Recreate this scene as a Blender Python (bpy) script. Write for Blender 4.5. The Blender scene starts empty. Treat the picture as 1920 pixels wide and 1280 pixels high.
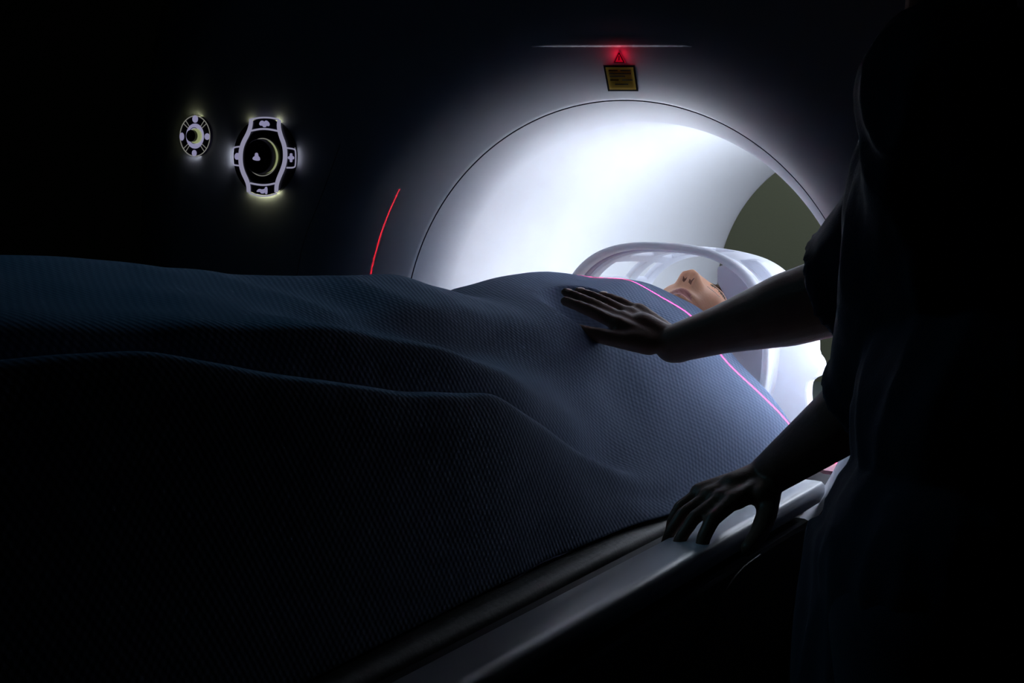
import bpy, bmesh, math, random
import numpy as np
from mathutils import Vector, Matrix, noise
random.seed(4)
S = bpy.context.scene
COL = S.collection
Z0 = 1.05            # height of the bore axis above the floor; everything is built in bore coordinates and lifted at the end
PI = math.pi
# ------------------------------------------------------------------ camera
FPX = 2800.0
CR = Vector((0.872, 0.4884, 0.0371)); CF = Vector((-0.4806, 0.8676, -0.1269)); 
CAMLOC = Vector((0.9428, -2.0287, 0.3026))
YAW, PITCH, ROLL = 0.5057, -0.1272, 0.0374
CF = Vector((-math.sin(YAW)*math.cos(PITCH), math.cos(YAW)*math.cos(PITCH), math.sin(PITCH)))
r_ = CF.cross(Vector((0, 0, 1))).normalized(); u_ = r_.cross(CF)
CR = math.cos(ROLL)*r_ + math.sin(ROLL)*u_; CU = -math.sin(ROLL)*r_ + math.cos(ROLL)*u_
cd = bpy.data.cameras.new('camera'); cam = bpy.data.objects.new('camera', cd); COL.objects.link(cam)
cd.lens = 36*FPX/1920; cd.sensor_width = 36; cd.clip_start = .05
M = Matrix((CR, CU, -CF)).transposed().to_4x4(); M.translation = CAMLOC; cam.matrix_world = M
S.camera = cam
# ------------------------------------------------------------------ world and exposure
S.view_settings.view_transform = 'Standard'; S.view_settings.look = 'None'
S.view_settings.gamma = 1; S.view_settings.use_curve_mapping = False; S.view_settings.exposure = 0
w = bpy.data.worlds.new('night'); S.world = w; w.use_nodes = True
w.node_tree.nodes['Background'].inputs[0].default_value = (.25, .5, .8, 1)
w.node_tree.nodes['Background'].inputs[1].default_value = 0.0
def light(kind, name, loc, energy, color, **k):
    l = bpy.data.lights.new(name, kind); l.energy = energy; l.color = color
    for a, b in k.items():
        if a not in ('look',): setattr(l, a, b)
    o = bpy.data.objects.new(name, l); COL.objects.link(o); o.location = loc
    if 'look' in k: o.rotation_euler = (Vector(k['look'])-Vector(loc)).to_track_quat('-Z', 'Y').to_euler()
    return o
def aim(o, t): o.rotation_euler = (Vector(t)-o.location).to_track_quat('-Z', 'Y').to_euler()
BORE_E, TOP_E = 15.2, 8.0
# added teal fill, unseen, placed to light the tops of the covered legs
RL = light('AREA', 'room_fill_light', (-1.3, -1.0, 1.64), .27, (.26, .72, 1.0), shape='RECTANGLE', size=.5, size_y=.5, spread=.75); aim(RL, (-.05, -.85, .1))
# added unseen spot that brightens the wall behind the scanner
RS = light('SPOT', 'rear_wall_fill', (-.6, 2.2, 1.62), 42.0, (.85, .95, .78), spot_size=1.3, spot_blend=.8, shadow_soft_size=.06); aim(RS, (-.9, 4.0, -.1))
YS = -.0539
# red scatter beneath the laser window
LASER = Vector((.0124, -.0655, .4409))
light('POINT', 'laser_scatter', (.0085, YS-.0090, .4390), .007, (1, .01, .05), shadow_soft_size=.004)

# ------------------------------------------------------------------ helpers
def px(x_, y_, x=None, y=None, z=None):
    d = CF + CR*((x_-960)/FPX) - CU*((y_-640)/FPX)
    t = (x-CAMLOC.x)/d.x if x is not None else (y-CAMLOC.y)/d.y if y is not None else (z-CAMLOC.z)/d.z
    return CAMLOC + d*t
def mat(name, col, rough=.5, metal=0, spec=.5, sheen=0, bump=None, emit=None, es=0, noise_amt=0, noise_scale=20, sss=0, coat=0):
    m = bpy.data.materials.new(name); m.use_nodes = True; nt = m.node_tree; b = nt.nodes['Principled BSDF']
    b.inputs['Base Color'].default_value = (*col, 1); b.inputs['Roughness'].default_value = rough
    b.inputs['Metallic'].default_value = metal; b.inputs['Specular IOR Level'].default_value = spec
    if sheen: b.inputs['Sheen Weight'].default_value = sheen
    if coat: b.inputs['Coat Weight'].default_value = coat
    if sss:
        b.inputs['Subsurface Weight'].default_value = sss; b.inputs['Subsurface Radius'].default_value = (.01, .004, .002)
    if emit: b.inputs['Emission Color'].default_value = (*emit, 1); b.inputs['Emission Strength'].default_value = es
    tc = nt.nodes.new('ShaderNodeTexCoord')
    if noise_amt:
        n = nt.nodes.new('ShaderNodeTexNoise'); n.inputs['Scale'].default_value = noise_scale; n.inputs['Detail'].default_value = 5
        nt.links.new(tc.outputs['Object'], n.inputs['Vector'])
        mx = nt.nodes.new('ShaderNodeMix'); mx.data_type = 'RGBA'
        mx.inputs[6].default_value = (*[c*(1-noise_amt) for c in col], 1); mx.inputs[7].default_value = (*[min(1, c*(1+noise_amt)) for c in col], 1)
        nt.links.new(n.outputs['Fac'], mx.inputs[0]); nt.links.new(mx.outputs[2], b.inputs['Base Color'])
    if bump:
        n = nt.nodes.new('ShaderNodeTexNoise'); n.inputs['Scale'].default_value = bump[0]; n.inputs['Detail'].default_value = 4
        nt.links.new(tc.outputs['Object'], n.inputs['Vector'])
        bp = nt.nodes.new('ShaderNodeBump'); bp.inputs['Strength'].default_value = bump[1]; bp.inputs['Distance'].default_value = .002
        nt.links.new(n.outputs['Fac'], bp.inputs['Height']); nt.links.new(bp.outputs['Normal'], b.inputs['Normal'])
    return m
def tag(o, label=None, cat=None, group=None, kind=None):
    for k, v in (('label', label), ('category', cat), ('group', group), ('kind', kind)):
        if v: o[k] = v
    return o
def thing(name, label, cat, loc, group=None):
    o = bpy.data.objects.new(name, None); COL.objects.link(o); o.location = loc; o.empty_display_size = .1
    return tag(o, label, cat, group)
def base_of(p):
    v = Vector((0, 0, 0))
    while p is not None: v += p.location; p = p.parent
    return v
def obj(name, bm, mats, parent=None, smooth=True, loc=None):
    """link bm (bore coordinates) as one mesh; its origin goes to loc or to its middle"""
    me = bpy.data.meshes.new(name) if isinstance(bm, bmesh.types.BMesh) else bm
    if isinstance(bm, bmesh.types.BMesh):
        bmesh.ops.recalc_face_normals(bm, faces=bm.faces); bm.to_mesh(me); bm.free()
    me.name = name
    for m in (mats if isinstance(mats, (list, tuple)) else [mats]):
        if m is not None: me.materials.append(m)
    if len(me.vertices):
        co = np.empty(len(me.vertices)*3); me.vertices.foreach_get('co', co); co = co.reshape(-1, 3)
        o0 = Vector(loc) if loc is not None else Vector(((co.min(0)+co.max(0))/2).tolist())
    else: o0 = Vector((0, 0, 0))
    me.transform(Matrix.Translation(-o0))
    if smooth:
        me.polygons.foreach_set('use_smooth', [True]*len(me.polygons))
    o = bpy.data.objects.new(name, me); COL.objects.link(o)
    if parent is not None: o.parent = parent; o.location = o0-base_of(parent)
    else: o.location = o0
    return o
def sharp(o, ang=40):
    me = o.data; bm = bmesh.new(); bm.from_mesh(me)
    for e in bm.edges: e.smooth = not (len(e.link_faces) == 2 and e.calc_face_angle(0) > math.radians(ang))
    bm.to_mesh(me); bm.free(); return o
def box(bm, x0, x1, y0, y1, z0, z1, bev=0, seg=2):
    vs = [bm.verts.new((x, y, z)) for x in (x0, x1) for y in (y0, y1) for z in (z0, z1)]
    fs = [bm.faces.new([vs[i] for i in f]) for f in ((0, 1, 3, 2), (4, 6, 7, 5), (0, 4, 5, 1), (2, 3, 7, 6), (0, 2, 6, 4), (1, 5, 7, 3))]
    if bev:
        es = list({e for f in fs for e in f.edges})
        bmesh.ops.bevel(bm, geom=es, offset=bev, segments=seg, affect='EDGES', profile=.5)
    return bm
def nb(): return bmesh.new()
def tube(bm, pts, r, n=12, closed=False, cap=True):
    pts = [Vector(p) for p in pts]; N = len(pts); rr = r if isinstance(r, (list, tuple)) else [r]*N
    rings = []; up = None
    for i, p in enumerate(pts):
        a = pts[(i+1) % N] if (closed or i < N-1) else p; b = pts[i-1] if (closed or i > 0) else p
        t = (a-b).normalized()
        if up is None:
            up = Vector((0, 0, 1)) if abs(t.z) < .9 else Vector((1, 0, 0))
        s = t.cross(up).normalized(); up = s.cross(t).normalized()
        rings.append([bm.verts.new(p+(s*math.cos(2*PI*k/n)+up*math.sin(2*PI*k/n))*rr[i]) for k in range(n)])
    for i in range(N if closed else N-1):
        a, b = rings[i], rings[(i+1) % N]
        for k in range(n): bm.faces.new((a[k], a[(k+1) % n], b[(k+1) % n], b[k]))
    if cap and not closed: bm.faces.new(rings[0]); bm.faces.new(rings[-1][::-1])
    return bm
def extrude_poly(bm, pts, d):
    """closed polygon of points (any plane), thickened by vector d"""
    d = Vector(d); a = [bm.verts.new(p) for p in pts]; b = [bm.verts.new(Vector(p)+d) for p in pts]; n = len(a)
    bm.faces.new(a); bm.faces.new(b[::-1])
    for i in range(n): bm.faces.new((a[i], a[(i+1) % n], b[(i+1) % n], b[i]))
    return bm
def smooth_poly(pts, it=2, closed=True):
    for _ in range(it):
        q = []
        n = len(pts)
        for i in range(n if closed else n-1):
            a, b = Vector(pts[i]), Vector(pts[(i+1) % n]); q += [a*.75+b*.25, a*.25+b*.75]
        if not closed: q = [Vector(pts[0])]+q+[Vector(pts[-1])]
        pts = q
    return pts
def capsule(bm, a, b, ra, rb, n=20, caps=True, sx=1.0, side=None):
    """tapered capsule from a to b; sx squashes along 'side'"""
    a, b = Vector(a), Vector(b); t = (b-a); L = t.length; t = t/L if L > 1e-6 else Vector((0, 0, 1))
    s = (Vector(side) if side is not None else (Vector((0, 0, 1)) if abs(t.z) < .9 else Vector((1, 0, 0))))
    s = (s-t*s.dot(t)).normalized(); u = t.cross(s)
    prof = []
    if caps:
        prof += [(-math.cos(q)*ra, math.sin(q)*ra) for q in np.linspace(0.15, PI/2, 6)]
        prof += [(L+math.sin(q)*rb, math.cos(q)*rb) for q in np.linspace(0, PI/2-.15, 6)]
    else: prof = [(0, ra), (L*.5, (ra+rb)/2), (L, rb)]
    rings = [[bm.verts.new(a+t*h+(s*math.cos(2*PI*k/n)*sx+u*math.sin(2*PI*k/n))*r) for k in range(n)] for h, r in prof]
    for i in range(len(rings)-1):
        for k in range(n): bm.faces.new((rings[i][k], rings[i][(k+1) % n], rings[i+1][(k+1) % n], rings[i+1][k]))
    bm.faces.new(rings[0][::-1]); bm.faces.new(rings[-1])
def ellipsoid(bm, c, r, rot=None, sub=3):
    m = Matrix.Translation(c) @ (rot.to_4x4() if rot else Matrix.Identity(4)) @ Matrix.Diagonal((*r, 1))
    bmesh.ops.create_icosphere(bm, subdivisions=sub, radius=1, matrix=m)
def fuse(bm, voxel, smooth=6, factor=.5):
    """melt overlapping pieces into one continuous surface; returns a mesh"""
    for f in bm.faces: f.normal_update()
    me = bpy.data.meshes.new('tmp'); bm.to_mesh(me); bm.free()
    o = bpy.data.objects.new('tmp', me); COL.objects.link(o)
    r = o.modifiers.new('r', 'REMESH'); r.mode = 'VOXEL'; r.voxel_size = voxel
    if smooth:
        s = o.modifiers.new('s', 'SMOOTH'); s.iterations = smooth; s.factor = factor
    bpy.context.view_layer.update()
    dg = bpy.context.evaluated_depsgraph_get()
    out = bpy.data.meshes.new_from_object(o.evaluated_get(dg))
    bpy.data.objects.remove(o); bpy.data.meshes.remove(me)
    return out
def interp(pairs, v):
    xs = [p[0] for p in pairs]; return np.interp(v, xs, [p[1] for p in pairs])

# ------------------------------------------------------------------ materials
WHITE = mat('white_gloss_cover', (.80, .81, .86), .38, noise_amt=.015, noise_scale=6)
BORE = mat('white_bore_liner', (.88, .89, .92), .5)
COVER = mat('cream_scanner_cover', (.62, .63, .66), .42, noise_amt=.03, noise_scale=3)
DARKP = mat('dark_grey_plastic', (.02, .02, .025), .45)
BLACKP = mat('black_plastic', (.006, .006, .008), .4)
GROOVE = mat('grey_gap_seal', (.10, .10, .13), .8)
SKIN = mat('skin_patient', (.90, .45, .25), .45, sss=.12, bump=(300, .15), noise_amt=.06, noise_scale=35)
LIP = mat('lips', (.70, .27, .22), .4)
LASH = mat('dark_lash', (.05, .03, .02), .7)
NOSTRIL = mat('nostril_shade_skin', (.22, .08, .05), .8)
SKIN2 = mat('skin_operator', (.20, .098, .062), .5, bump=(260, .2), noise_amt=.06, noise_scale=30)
NAIL = mat('fingernail', (.60, .36, .28), .3)
HAIR = mat('brown_hair', (.11, .065, .03), .55, bump=(400, .6))
HAIR2 = mat('black_hair', (.015, .012, .01), .5, bump=(300, .6))
SCRUB = mat('navy_scrub_cotton', (.010, .016, .042), .85, sheen=.15, bump=(500, .3), noise_amt=.12, noise_scale=40)
SHOE = mat('clog_rubber', (.02, .02, .02), .5)
RUBBER = mat('castor_rubber', (.015, .015, .015), .7)
STEEL = mat('brushed_steel', (.5, .5, .52), .3, metal=1)
FOAM = mat('beige_foam', (.50, .47, .32), .85, bump=(150, .4))
FOAMW = mat('pale_green_foam', (.66, .72, .64), .8, bump=(150, .3))
LAV = mat('lavender_plastic', (.42, .44, .66), .4)
CLEAR = mat('milky_plastic', (.80, .82, .88), .25, spec=.6)
SHEET = mat('dark_blue_sheet', (.015, .02, .09), .9, bump=(200, .3))
MATT = mat('dark_green_vinyl', (.018, .026, .024), .55, bump=(120, .25))
RAIL = mat('white_rail', (.66, .70, .76), .36, spec=.8)
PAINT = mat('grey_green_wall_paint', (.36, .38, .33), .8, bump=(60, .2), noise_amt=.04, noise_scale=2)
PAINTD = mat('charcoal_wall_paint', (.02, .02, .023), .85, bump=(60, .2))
FLOORM = mat('dark_vinyl_floor', (.03, .032, .035), .4, bump=(30, .1), noise_amt=.2, noise_scale=50)
CEIL = mat('dark_ceiling', (.05, .05, .055), .9, bump=(50, .2))
LASERTINT = mat('pink_laser_tint', (.55, .25, .32), .7, bump=(300, .4))  # pink holds the red laser light falling at the rail end
YEL = mat('yellow_sticker', (.34, .21, .012), .8, spec=.1)
INK = mat('black_ink', (.008, .008, .008), .9, spec=.05)
LEDW = mat('lilac_backlit_trim', (.4, .4, .5), .4, emit=(.48, .47, .66), es=.50)
LEDI = mat('lilac_backlit_icon', (.4, .4, .5), .4, emit=(.46, .44, .70), es=.50)
LEDY = mat('yellow_green_backlit_ring', (.3, .35, .2), .4, emit=(.55, .62, .30), es=.42)
LEDO = mat('olive_backlit_trim', (.3, .3, .2), .4, emit=(.40, .40, .36), es=.45)
EDGEW = mat('white_edge_light', (.5, .5, .5), .5, emit=(.8, .85, 1.0), es=10.0)
EDGEY = mat('yellow_edge_light', (.5, .5, .3), .5, emit=(.95, 1.0, .6), es=8.0)
BTN = mat('violet_black_button', (.03, .022, .055), .4)
KNOB = mat('black_knob', (.012, .011, .014), .45)
LAMPR = mat('top_lamp_diffuser', (.8, .8, .8), .5, emit=(.80, .88, 1.0), es=TOP_E)
LAMPB = mat('bore_lamp_diffuser', (.8, .8, .8), .5, emit=(.80, .88, 1.0), es=BORE_E)
REDW = mat('red_laser_window', (.2, .0, .0), .3, emit=(.5, .0, .03), es=.35)
# blue woven blanket with a waffle weave following its own UVs
def blanket_mat():
    m = mat('blue_woven_blanket', (.075, .145, .235), .95, sheen=.35, spec=.04); nt = m.node_tree; b = nt.nodes['Principled BSDF']
    b.inputs['Sheen Roughness'].default_value = .5; b.inputs['Sheen Tint'].default_value = (.6, .75, 1, 1)
    uv = nt.nodes.new('ShaderNodeUVMap'); uv.uv_map = 'UVMap'
    sep = nt.nodes.new('ShaderNodeSeparateXYZ'); nt.links.new(uv.outputs[0], sep.inputs[0])
    def mth(op, a, bb=None):
        n = nt.nodes.new('ShaderNodeMath'); n.operation = op
        for i, q in enumerate((a, bb)):
            if q is None: continue
            if isinstance(q, (int, float)): n.inputs[i].default_value = q
            else: nt.links.new(q, n.inputs[i])
        return n.outputs[0]
    u = mth('MULTIPLY', sep.outputs[0], 2*PI/.0120); v = mth('MULTIPLY', sep.outputs[1], 2*PI/.0095)
    h = mth('ADD', mth('SINE', mth('ADD', u, v)), mth('SINE', mth('SUBTRACT', u, v)))
    n = nt.nodes.new('ShaderNodeTexNoise'); n.inputs['Scale'].default_value = 700; n.inputs['Detail'].default_value = 3
    tc = nt.nodes.new('ShaderNodeTexCoord'); nt.links.new(tc.outputs['Object'], n.inputs['Vector'])
    hh = mth('ADD', mth('MULTIPLY', h, .5), n.outputs['Fac'])
    bp = nt.nodes.new('ShaderNodeBump'); bp.inputs['Strength'].default_value = .32; bp.inputs['Distance'].default_value = .0008
    nt.links.new(hh, bp.inputs['Height']); nt.links.new(bp.outputs['Normal'], b.inputs['Normal'])
    fac = mth('ADD', mth('MULTIPLY', h, .22), .5)
    mx = nt.nodes.new('ShaderNodeMix'); mx.data_type = 'RGBA'
    mx.inputs[6].default_value = (.115, .150, .235, 1); mx.inputs[7].default_value = (.155, .200, .310, 1)
    nt.links.new(fac, mx.inputs[0]); nt.links.new(mx.outputs[2], b.inputs['Base Color'])
    return m
BLANKET = blanket_mat()

# ------------------------------------------------------------------ the room
def struct(name, bm, m, smooth=False):
    return tag(obj(name, bm, m, None, smooth), kind='structure')
X0, X1, Y0, Y1, ZF, ZC = -3.4, 2.6, -4.2, 4.0, -Z0, 1.70
struct('floor', box(nb(), X0, X1, Y0, Y1, ZF-.1, ZF), FLOORM)
struct('ceiling', box(nb(), X0, X1, Y0, Y1, ZC, ZC+.1), CEIL)
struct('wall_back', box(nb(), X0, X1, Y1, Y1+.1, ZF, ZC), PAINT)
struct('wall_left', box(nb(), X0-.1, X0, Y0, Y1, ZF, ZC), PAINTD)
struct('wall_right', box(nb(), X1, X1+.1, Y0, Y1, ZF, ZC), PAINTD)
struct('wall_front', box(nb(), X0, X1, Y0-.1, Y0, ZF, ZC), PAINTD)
struct('baseboard_back', box(nb(), X0, X1, Y1-.015, Y1, ZF, ZF+.1), PAINTD)
def fill_frame(x, y, label):  # made-up ceiling frame to go with the added fill light
    t = thing('added_light_fixture', label, 'ceiling light', (x, y, ZC))
    b = nb(); box(b, x-.32, x+.32, y-.32, y-.285, ZC-.03, ZC); box(b, x-.32, x+.32, y+.285, y+.32, ZC-.03, ZC)
    box(b, x-.32, x-.285, y-.285, y+.285, ZC-.03, ZC); box(b, x+.285, x+.32, y-.285, y+.285, ZC-.03, ZC)
    obj('light_frame', b, STEEL, t, False)
fill_frame(-1.3, -1.0, 'added square ceiling frame around the unseen fill light')

# ------------------------------------------------------------------ the scanner
scan = thing('mri_scanner', 'large pale ring-shaped scanner with a brightly lit round bore and glowing side controls', 'scanner', (0, .8, -Z0))
LB = 1.29
# profile of the bore mouth: arc length -> (r, y)
prof = []          # outer cover, from the seam outward
r, y = .381, .0
phi = 35.; prof_in = [(r, y)]
ds = .004; rr_, yy_ = r, y; p = phi
while p > 0.01:
    rr_ -= math.sin(math.radians(p))*ds; yy_ += math.cos(math.radians(p))*ds; p -= 35*ds/.092; prof_in.append((rr_, yy_))
RB = rr_
ra, ya = r, y; p = phi; prof = [(ra, ya)]
while p < 90:
    ra += math.sin(math.radians(p))*ds; ya -= math.cos(math.radians(p))*ds; p += 55*ds/.160; prof.append((ra, ya))
YF = ya; RF = ra
def profile_y(rq):
    rs = [q[0] for q in prof]; return float(np.interp(rq, rs, [q[1] for q in prof]))
def lathe(bm, pr, n=160, a0=0, a1=2*PI):
    full = abs(a1-a0-2*PI) < 1e-6; N = n if full else n+1
    rings = [[bm.verts.new((q[0]*math.cos(a0+(a1-a0)*k/n), q[1], q[0]*math.sin(a0+(a1-a0)*k/n))) for k in range(N)] for q in pr]
    for i in range(len(pr)-1):
        for k in range(n): bm.faces.new((rings[i][k], rings[i][(k+1) % N], rings[i+1][(k+1) % N], rings[i+1][k]))
    return rings
# inner liner: flare + bore tube + rear flare, one smooth white shell
b = nb(); pi_ = prof_in[::-1]
rear = [(RB+.10*(1-math.cos(t)), LB-.0+.10*math.sin(t)) for t in np.linspace(0, PI/2, 10)]
pl = [(q[0], q[1]) for q in prof_in] + [(RB, yv) for yv in np.linspace(prof_in[-1][1]+.05, LB, 22)] + rear[1:]
lathe(b, pl, 200); obj('bore_liner', b, BORE, scan, loc=(0, .6, 0))
# dark joint between liner and cover
b = nb(); s = [(.3812, .0008), (.3800, .0035), (.3828, .0050), (.3835, -.0018)]
lathe(b, s+[s[0]], 200); obj('joint_ring', b, GROOVE, scan)
# front cover: rounded lip, then face out to the housing outline
HW, HT, HB = .98, .98, -Z0
def outline(a):
    """housing outline seen from the front"""
    c, s_ = math.cos(a), math.sin(a)
    n = 3.2; ex = (abs(c/HW)**n+abs(s_/(HT if s_ > 0 else 1.20))**n)**(-1/n)
    x, z = c*ex, s_*ex
    return x, max(z, HB+.02)
NA = 240
b = nb(); rings = []
off = [(q[0]+.0016, q[1]-.0010) if i == 0 else q for i, q in enumerate(prof)]
for q in off: rings.append([b.verts.new((q[0]*math.cos(2*PI*k/NA), q[1], q[0]*math.sin(2*PI*k/NA))) for k in range(NA)])
def ledge_y(x, z): return 0.0
for f_ in np.linspace(.1, 1, 12):
    rg = []
    for k in range(NA):
        a = 2*PI*k/NA; ox, oz = outline(a); cx_, cz_ = RF*math.cos(a), RF*math.sin(a)
        x = cx_+(ox-cx_)*f_; z = cz_+(oz-cz_)*f_; yb = YF+.10*max(0, f_-.55)**2/.2
        rg.append(b.verts.new((x, yb, z)))
    rings.append(rg)
for yy, sc in ((YF+.16, 1.012), (YF+.22, 1.0), (1.25, 1.0), (1.38, .96)):
    rg = []
    for k in range(NA):
        ox, oz = outline(2*PI*k/NA); rg.append(b.verts.new((ox*sc, yy, max(oz*sc, HB+.005))))
    rings.append(rg)
rg = [b.verts.new(((RB+.10)*math.cos(2*PI*k/NA), LB+.10, (RB+.10)*math.sin(2*PI*k/NA))) for k in range(NA)]; rings.append(rg)
for i in range(len(rings)-1):
    for k in range(NA): b.faces.new((rings[i][k], rings[i][(k+1) % NA], rings[i+1][(k+1) % NA], rings[i+1][k]))
obj('front_cover', b, COVER, scan, loc=(0, .6, 0))
# plinth under the housing
obj('plinth', box(nb(), -.80, .80, .05, 1.2, -Z0, -Z0+.04, .01), DARKP, scan)
# upper hood: its lower lip is the pale line above the sticker
zl = px(1165, 86, y=YF+.0).z
def hood_y(z): return profile_y(min(z, RF-.001)) if z < RF else YF
b = nb()
xs = np.linspace(px(995, 86, y=-.07).x, px(1295, 86, y=-.07).x, 24); zs = [0, .0, .0025, .012, .03]; 
LZ = px(1150, 86, y=-.075).z
rows = []
for x in xs:
    e = 1-abs((x-(xs[0]+xs[-1])/2)/((xs[-1]-xs[0])/2))**3
    rr0 = math.hypot(x, LZ); ys = profile_y(rr0)
    d = .006*e+.0004
    rows.append([b.verts.new(v) for v in ((x, ys+.004, LZ-.001), (x, ys-.0006, LZ-.0006), (x, ys-d, LZ+.0022), (x, ys-d*.7-.001, LZ+.02), (x, min(profile_y(math.hypot(x, LZ+.07)), ys-.001)+.002, LZ+.07))])
for i in range(len(rows)-1):
    for j in range(4): b.faces.new((rows[i][j], rows[i+1][j], rows[i+1][j+1], rows[i][j+1]))
obj('hood_lip', b, COVER, scan)
# shallow crease line in the left cover
b = nb(); P_ = [px(638, 270, y=YF-.001), px(622, 315, y=YF-.001), px(600, 375, y=YF-.001), px(568, 452, y=YF-.001), px(556, 520, y=YF-.001)]
tube(b, smooth_poly(P_, 2, False), .0006, 6); obj('cover_crease', b, GROOVE, scan)
# lamps in the bore, mounted on the side the camera cannot see into
def arc_lamp(name, rad, y0, y1, a0, a1, m, n=24):
    b = nb()
    for yy in (y0,):
        vs = [[b.verts.new((q*math.cos(a), yv, q*math.sin(a))) for q, yv in ((rad, y0), (rad-.008, y0), (rad-.008, y1), (rad, y1))] for a in np.linspace(math.radians(a0), math.radians(a1), n)]
        for i in range(n-1):
            for j in range(4): b.faces.new((vs[i][j], vs[i][(j+1) % 4], vs[i+1][(j+1) % 4], vs[i+1][j]))
        b.faces.new(vs[0]); b.faces.new(vs[-1][::-1])
    obj(name, b, m, scan)
arc_lamp('bore_lamp', RB, .12, .50, 0, 16, LAMPB)
arc_lamp('bore_lamp', RB, .095, .60, 183, 199, LAMPB)
arc_lamp('bore_lamp', RB, .44, .95, 58, 78, LAMPR)

# laser window with its warning triangle and the yellow sticker
b = nb(); c = px(1160, 106, y=-.058)
def face_pt(u, v, lift=.0012):
    """pixel on the rounded cover above the bore -> point on the cover"""
    y_ = -.05
    for _ in range(12):
        p_ = px(u, v, y=y_); y_ = profile_y(min(math.hypot(p_.x, p_.z), RF-.001))-lift
    return px(u, v, y=y_)
def decal(name, poly, m, parent, lift=.0012, th=.001):
    pts = [face_pt(u, v, lift) for u, v in poly]; bb = extrude_poly(nb(), pts, (0, th, 0)); return obj(name, bb, m, parent, False)
def grid_decal(name, q, m, parent, lift, n=8):
    """four-cornered sticker that follows the curve of the cover"""
    b = nb(); g = []
    for i in range(n+1):
        row = []
        for j in range(n+1):
            s, t = i/n, j/n
            u = (q[0][0]*(1-s)+q[1][0]*s)*(1-t)+(q[3][0]*(1-s)+q[2][0]*s)*t
            v = (q[0][1]*(1-s)+q[1][1]*s)*(1-t)+(q[3][1]*(1-s)+q[2][1]*s)*t
            row.append(b.verts.new(face_pt(u, v, lift)))
        g.append(row)
    for i in range(n):
        for j in range(n): b.faces.new((g[i][j], g[i+1][j], g[i+1][j+1], g[i][j+1]))
    bmesh.ops.solidify(b, geom=b.faces[:], thickness=-.0006)
    return obj(name, b, m, parent)
lab = grid_decal('warning_sticker', [(1131, 122), (1190, 122), (1197, 171), (1140, 171)], INK, scan, .0012)
grid_decal('sticker_face', [(1135, 126), (1187, 126), (1193, 168), (1143, 168)], YEL, lab, .0022)
for (u0, v0, u1, v1) in ((1141, 131, 1158, 133), (1163, 131, 1182, 133), (1142, 137, 1183, 139), (1143, 142, 1172, 144), (1144, 149, 1160, 151), (1166, 149, 1186, 151), (1153, 157, 1178, 159)):
    grid_decal('sticker_print', [(u0, v0), (u1, v0), (u1+.3, v1), (u0+.3, v1)], INK, lab, .0030, 2)
tw = decal('laser_window', [(1149, 118), (1160, 95), (1173, 118)], REDW, scan, .0015, .002)
for (a_, b_) in (((1152, 117), (1160.5, 99)), ((1160.5, 99), (1170, 117)), ((1152, 117), (1170, 117)), ((1160.5, 105), (1160.5, 113))):
    pa, pb = face_pt(*a_, .004), face_pt(*b_, .004); obj('triangle_mark', tube(nb(), [pa, pb], .0008, 6), INK, tw)

# ---- control dials, drawn on the face plane from the left part of the cover
YD = YF-.001
LS = .6   # how far the dial layers stand off the cover
def fp(u, v, lift=0): return px(u, v, y=YD-lift*LS)
def ell(cu, cv, a, bb, n=48, a0=0, a1=2*PI): return [(cu+a*math.cos(t), cv-bb*math.sin(t)) for t in np.linspace(a0, a1, n, endpoint=abs(a1-a0-2*PI) > 1e-6)]
def plate(name, poly, l0, l1, m, parent, smooth=False):
    pts = [fp(u, v, l1) for u, v in poly]; return obj(name, extrude_poly(nb(), pts, (0, (l1-l0)*LS, 0)), m, parent, smooth)
def strip(name, poly, wpx, l0, l1, m, parent, closed=False):
    """flat raised band along a pixel polyline"""
    n = len(poly); L, R_ = [], []
    for i, (u, v) in enumerate(poly):
        a = poly[(i+1) % n] if (closed or i < n-1) else (u, v); c = poly[i-1] if (closed or i > 0) else (u, v)
        dx, dy = a[0]-c[0], a[1]-c[1]; l = math.hypot(dx, dy); nx, ny = -dy/l, dx/l
        ww = wpx[i] if isinstance(wpx, (list, tuple)) else wpx
        L.append((u+nx*ww/2*.85, v+ny*ww/2)); R_.append((u-nx*ww/2*.85, v-ny*ww/2))
    b = nb()
    A = [[b.verts.new(fp(*q, l)) for q in Q] for Q in (L, R_) for l in (l0, l1)]
    m_ = n if closed else n-1
    for i in range(m_):
        j = (i+1) % n
        for s, t in ((0, 1), (1, 3), (3, 2), (2, 0)): b.faces.new((A[s][i], A[s][j], A[t][j], A[t][i]))
    if not closed:
        for i in (0, n-1): b.faces.new((A[0][i], A[1][i], A[3][i], A[2][i]))
    return obj(name, b, m, parent, False)
# crop scale of the close-up they were measured in: 4.795 px per image px, origin (280,160)
def k(p): return (280+p[0]/4.795, 160+p[1]/4.795)
def K(L): return [k(p) for p in L]
def spl(L, it=3, closed=False):
    q = [(v.x, v.y) for v in smooth_poly([Vector((*p, 0)) for p in K(L)], it, closed)]; return q
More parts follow.
